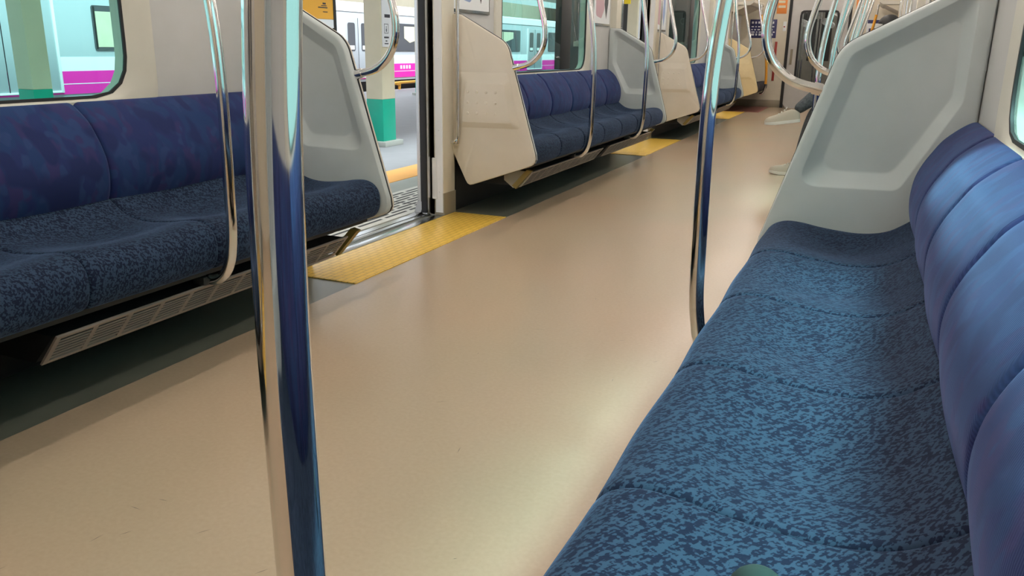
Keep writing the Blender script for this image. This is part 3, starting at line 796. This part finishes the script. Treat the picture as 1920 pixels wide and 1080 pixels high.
def tdoor(yc, lw):
    d = MB().box(.0, .014, yc - lw, yc - .006, .30, 1.50).box(.0, .014, yc + .006, yc + lw, .30, 1.50).build('train_door', M['t_silver'], tr, bevel=.004)
    f = MB()
    f.box(.0, .03, yc - lw - .04, yc - lw, .28, 1.52).box(.0, .03, yc + lw, yc + lw + .04, .28, 1.52).box(.0, .03, yc - lw, yc + lw, .28, .305).build('door_frame', M['t_strip'], d, bevel=.004)
    for a in (yc - lw/2, yc + lw/2):
        MB().prism(rrect(a - lw*.27, a + lw*.27, .83, 1.40, .06), 'x', .0145, .018).build('pane', M['t_glass'], d)
        MB().prism(rrect(a - lw*.20, a + lw*.20, .865, .945, .01), 'x', .0185, .0195).build('painted_view_strip', M['t_strip'], d)  # pale plate painted in for the bright view through the train
    MB().box(.0141, .017, yc - .005, yc + .005, .3, 1.5).build('seam', M['black'], d)
for yc, lw in ((-7.2, .74), (-2.63, .74), (1.0, .6), (5.35, .50), (10.5, .6), (15.4, .6), (20.2, .74), (25.0, .74), (29.9, .74), (34.8, .74)): tdoor(yc, lw)
def twin(y0, y1):
    a = MB().prism(rrect(y0, y1, .84, 1.44, .04), 'x', .0, .012).build('train_window', M['t_glass'], tr)
    if y0 < 0: MB().box(.0121, .015, y0+.05, y1-.04, .88, 1.36).build('blind', M['col_cream'], a)
    else: MB().prism([(y0+.75, 1.38), (y1-.55, 1.38), (y1-.55, 1.2), (y0+1.0, 1.02), (y0+.75, 1.12)], 'x', .0121, .015).build('blind', M['col_cream'], a)
    MB().box(.0121, .016, y0+.02, y0+.05, .86, 1.42).box(.0121, .016, (y0+y1)/2-.02, (y0+y1)/2+.02, .86, 1.42).build('window_bar', M['dark'], a)
for a, b in ((-6.2, -3.8), (-1.25, .2), (2.2, 4.3), (6.5, 9.0), (11.6, 14.2), (16.6, 18.9), (21.4, 23.8), (26.2, 28.6), (31.1, 33.5)): twin(a, b)

# ------------------------------------------------------------------ soft green lump standing in for an unclear blob at the bottom edge
def lumpy(name, m, parent, rx, ry, rz, off=(0, 0, 0)):
    L = []
    for i in range(13):
        th = math.pi * i / 12; 
        L.append([(off[0] + rx*math.sin(th+1e-3)*math.cos(a)*(1+.06*math.sin(3*a)), off[1] + ry*math.sin(th+1e-3)*math.sin(a), off[2] - rz*math.cos(th)) for a in [k*math.pi/12 for k in range(24)]])
    return MB().loft(L).build(name, m, parent, smooth=80)
po = empty('green_lump', (-.045, .732, .424), 'dark green soft lump on the foreground seat, stand-in for an unclear shape', 'green_lump')
lumpy('body', M['green_lump'], po, .029, .026, .033, (0, 0, .030))

# ------------------------------------------------------------------ the seated person
M['jeans'] = mat('jeans', (.055, .065, .08), .9); t = NT(M['jeans'])
n = t.noise(t.wpos(), 60, 3); t.l(t.ramp(n.outputs[0], [(.3, (.055, .062, .07)), (.7, (.11, .12, .13))]), t.b.inputs['Base Color'])
M['jacket'] = mat('jacket', (.025, .03, .05), .85); M['skin'] = mat('skin', (.62, .40, .29), .5)
M['hair'] = mat('hair', (.012, .010, .010), .5); M['shoe'] = mat('shoe', (.50, .44, .35), .75); M['sole'] = mat('sole', (.75, .72, .66), .6)
M['lace'] = mat('lace', (.7, .68, .62), .7)
PYY = 7.12
def P(x, y, z): return (x, y, z)
J = {  # joints: position, radius, tag   (person faces -x)
 'pelvis': ((.03, PYY, .53), .125, 'j'), 'spine': ((.075, PYY, .70), .12, 't'), 'chest': ((.08, PYY, .88), .13, 't'), 'neckb': ((.065, PYY, 1.02), .06, 't'),
 'neck': ((.05, PYY, 1.08), .048, 's'), 'head0': ((.03, PYY, 1.14), .078, 's'), 'head1': ((.02, PYY, 1.21), .085, 's'),
 'hipL': ((-.02, PYY-.09, .53), .095, 'j'), 'hipR': ((-.02, PYY+.09, .53), .095, 'j'),
 'thL': ((-.20, PYY-.09, .535), .082, 'j'), 'knL': ((-.41, PYY-.08, .53), .062, 'j'), 'shL': ((-.455, PYY-.08, .33), .056, 'j'), 'anL': ((-.50, PYY-.08, .125), .042, 'j'),
 'thR': ((-.20, PYY+.03, .63), .080, 'j'), 'knR': ((-.37, PYY-.04, .685), .062, 'j'), 'shR': ((-.455, PYY-.12, .60), .055, 'j'), 'anR': ((-.555, PYY-.17, .515), .040, 'j'),
 'shoL': ((.075, PYY-.17, .96), .062, 't'), 'elL': ((.02, PYY-.24, .74), .046, 't'), 'wrL': ((-.17, PYY-.13, .695), .032, 't'), 'haL': ((-.235, PYY-.10, .70), .026, 's'),
 'shoR': ((.075, PYY+.17, .96), .062, 't'), 'elR': ((.02, PYY+.24, .74), .046, 't'), 'wrR': ((-.15, PYY+.16, .69), .032, 't'), 'haR': ((-.215, PYY+.13, .69), .026, 's'),
}
for k_ in list(J):        # relaxed, slightly slumped torso
    (x_, y_, z_), r_j, t_j = J[k_]
    if k_ in ('spine', 'chest', 'neckb', 'neck', 'head0', 'head1', 'shoL', 'shoR', 'elL', 'elR'): J[k_] = ((x_, y_, z_ - .075*min(1, (z_ - .53)/.4)), r_j, t_j)
E_ = [('pelvis','spine'),('spine','chest'),('chest','neckb'),('neckb','neck'),('neck','head0'),('head0','head1'),('pelvis','hipL'),('pelvis','hipR'),
      ('hipL','thL'),('thL','knL'),('knL','shL'),('shL','anL'),('hipR','thR'),('thR','knR'),('knR','shR'),('shR','anR'),
      ('chest','shoL'),('shoL','elL'),('elL','wrL'),('wrL','haL'),('chest','shoR'),('shoR','elR'),('elR','wrR'),('wrR','haR')]
for side, sy in (('L', 1), ('R', -1)):        # fingers
    hp = Vector(J['ha'+side][0])
    for k_ in range(4):
        off = (k_ - 1.5) * .019
        a = hp + Vector((-.035, off*1.0, -.002)); b = a + Vector((-.030 + .004*abs(k_-1), off*.1, -.010)); c_ = b + Vector((-.022, 0, -.018))
        for nm, v, r in (('a', a, .009), ('b', b, .008), ('c', c_, .007)): J['f%s%d%s' % (side, k_, nm)] = (tuple(v), r, 's')
        E_ += [('ha'+side, 'f%s%da' % (side, k_)), ('f%s%da' % (side, k_), 'f%s%db' % (side, k_)), ('f%s%db' % (side, k_), 'f%s%dc' % (side, k_))]
    a = hp + Vector((-.005, sy*.035, -.004)); b = a + Vector((-.028, sy*.010, -.010))
    J['th1'+side] = (tuple(a), .010, 's'); J['th2'+side] = (tuple(b), .008, 's')
    E_ += [('ha'+side, 'th1'+side), ('th1'+side, 'th2'+side)]
keys = list(J); me = bpy.data.meshes.new('body'); me.from_pydata([J[k_][0] for k_ in keys], [(keys.index(a), keys.index(b)) for a, b in E_], [])
ob = bpy.data.objects.new('body', me); COL.objects.link(ob)
sk = ob.modifiers.new('s', 'SKIN'); ss = ob.modifiers.new('u', 'SUBSURF'); ss.levels = 2; ss.render_levels = 2
for i, k_ in enumerate(keys):
    v = me.skin_vertices[0].data[i]; v.radius = (J[k_][1], J[k_][1]); v.use_root = (k_ == 'pelvis')
dg = bpy.context.evaluated_depsgraph_get(); dg.update()
m2 = bpy.data.meshes.new_from_object(ob.evaluated_get(dg))
bpy.data.objects.remove(ob)
for mm in ('jeans', 'jacket', 'skin'): m2.materials.append(M[mm])
tagi = {'j': 0, 't': 1, 's': 2}
segs = [(Vector(J[a][0]), Vector(J[b][0]), tagi[J[b][2]], J[a][1], J[b][1]) for a, b in E_]
for p in m2.polygons:
    c_ = p.center; best = None
    for a, b, k_, ra, rb in segs:
        d = b - a; tt = max(0, min(1, (c_ - a).dot(d)/d.length_squared)); q = (a + d*tt - c_).length / (ra + (rb - ra)*tt)
        if best is None or q < best[0]: best = (q, k_)
    p.material_index = best[1]; p.use_smooth = True
person = empty('person', (0, 0, 0), 'seated person in dark grey jeans and beige sneakers, legs crossed, on the right bench', 'person')
body = bpy.data.objects.new('body', m2); COL.objects.link(body); body.parent = person
def blob(name, m, c, r, parent, clip=None):
    L = []
    for i in range(15):
        th = math.pi * i / 14
        L.append([(c[0] + r[0]*math.sin(th+1e-3)*math.cos(a), c[1] + r[1]*math.sin(th+1e-3)*math.sin(a), c[2] + r[2]*math.cos(th)) for a in [k_*math.pi/12 for k_ in range(24)]])
    return MB().loft(L).build(name, m, parent, smooth=80)
L = []
for i in range(17):
    th = math.pi * i / 16; row = []
    for k_ in range(28):
        a = 2*math.pi*k_/28; x = .040 + .090*math.sin(th+1e-3)*math.cos(a); z = 1.147 + .098*math.cos(th)
        zmin = 1.178 if x < -.005 else (1.12 if x < .03 else 1.025)
        if z < zmin: z = zmin; x = .036 + (x - .036)*.86
        row.append((x, PYY + .092*math.sin(th+1e-3)*math.sin(a)*(1 if z > zmin else .9), z))
    L.append(row)
MB().loft(L).build('hair', M['hair'], person, smooth=70)
blob('nose', M['skin'], (-.066, PYY, 1.088), (.016, .010, .018), person)
for sy in (-1, 1):
    blob('ear', M['skin'], (.03, PYY + sy*.088, 1.09), (.016, .008, .026), person)
    blob('eye', M['ink'], (-.056, PYY + sy*.030, 1.113), (.008, .012, .005), person)
MB().tube([(-.058, PYY-.024, 1.053), (-.064, PYY, 1.051), (-.058, PYY+.024, 1.053)], .004, 8, 4).build('mouth', M['red'], person)
def shoe(heel, direction, up, L=.27):
    """heel: sole point under the heel"""
    h = Vector(heel); d = Vector(direction).normalized(); u = Vector(up); u = (u - u.dot(d)*d).normalized(); s = d.cross(u)
    secs = [(.0, .026, .030, .075), (.015, .036, .05, .092), (.06, .041, .06, .105), (.10, .040, .06, .098), (.14, .044, .06, .086), (.19, .049, .05, .074), (.235, .046, .04, .066), (.262, .036, .028, .054), (.275, .018, .012, .036)]
    loops = []; sl = []
    for x, w_, _, ht in secs:
        x *= L/.27
        loops.append([h + d*x + s*(w_*math.cos(a)*(1 if math.sin(a) < .2 else .92)) + u*(.016 + (ht-.016)*max(0, math.sin(a))**.75) if math.sin(a) > 0 else h + d*x + s*(w_*math.cos(a)) + u*.016 for a in [k_*math.pi/10 for k_ in range(20)]])
        toe = .012*max(0, (x-.2)/.07)
        sl.append([h + d*x + s*(w_*1.05*cx_) + u*(z_ + toe*(1 if z_ < .01 else .3)) for cx_, z_ in ((-1, .0), (-1.02, .010), (-1, .024), (1, .024), (1.02, .010), (1, .0))])
    o = MB().loft(loops).build('sneaker', M['shoe'], person, smooth=60)
    MB().loft(sl).build('sole', M['sole'], o)
    q = MB()
    for i in range(4):
        x = .105 + i*.022; q.tube([h + d*x + s*.026 + u*(.098-i*.011), h + d*(x+.006) + u*(.107-i*.012), h + d*(x+.012) - s*.026 + u*(.098-i*.011)], .003, 6, 4)
    q.tube([h + d*.10 + u*.108, h + d*.09 + s*.02 + u*.125, h + d*.10 + s*.035 + u*.11], .003, 6, 4)
    q.build('laces', M['lace'], o)
shoe((-.44, PYY-.08, .002), (-1, .03, 0), (0, 0, 1), .27)
shoe((-.51, PYY-.165, .435), (-1, -.12, -.16), (-.16, 0, 1), .265)

# ------------------------------------------------------------------ light from outside
w = bpy.data.worlds.new('world'); SC.world = w; w.use_nodes = True
nt = w.node_tree; bg = nt.nodes['Background']
g_ = nt.nodes.new('ShaderNodeTexCoord'); sx = nt.nodes.new('ShaderNodeSeparateXYZ'); nt.links.new(g_.outputs['Generated'], sx.inputs[0])
mr_ = nt.nodes.new('ShaderNodeMapRange'); nt.links.new(sx.outputs[2], mr_.inputs[0])     # overcast sky, brighter towards the zenith
mr_.inputs[1].default_value = 0; mr_.inputs[2].default_value = 1; mr_.inputs[3].default_value = .8; mr_.inputs[4].default_value = 3.6
bg.inputs[0].default_value = (.86, .94, 1.0, 1); nt.links.new(mr_.outputs[0], bg.inputs[1])

sun = bpy.data.lights.new('sun', 'SUN'); sun.energy = 8.0; sun.angle = math.radians(22); sun.color = (.85, .95, 1.0)
so = bpy.data.objects.new('sun', sun); COL.objects.link(so)
so.rotation_euler = Vector((.45, -.12, .95)).to_track_quat('Z', 'Y').to_euler()

# ------------------------------------------------------------------ camera
cam = bpy.data.cameras.new('camera'); co = bpy.data.objects.new('camera', cam); COL.objects.link(co)
cam.sensor_width = 36; cam.lens = 1541.33 / 1920 * 36; cam.clip_start = .02
Xc = Vector((0.91844577, 0.39527666, 0.01461944)); 
Yc = Vector((0.12424512, -0.25320621, -0.95940073)); Zc = Vector((-0.37552699, 0.88297394, -0.28166737))
Mx = Matrix(((Xc.x, -Yc.x, -Zc.x, 0), (Xc.y, -Yc.y, -Zc.y, 0), (Xc.z, -Yc.z, -Zc.z, .97), (0, 0, 0, 1)))
co.matrix_world = Mx
SC.camera = co
vs_ = SC.view_settings
vs_.view_transform = 'Standard'; vs_.look = 'None'; vs_.gamma = 1; vs_.use_curve_mapping = False; vs_.exposure = .35
SC.cycles.max_bounces = 8; SC.cycles.transparent_max_bounces = 12
SC.cycles.use_denoising = True
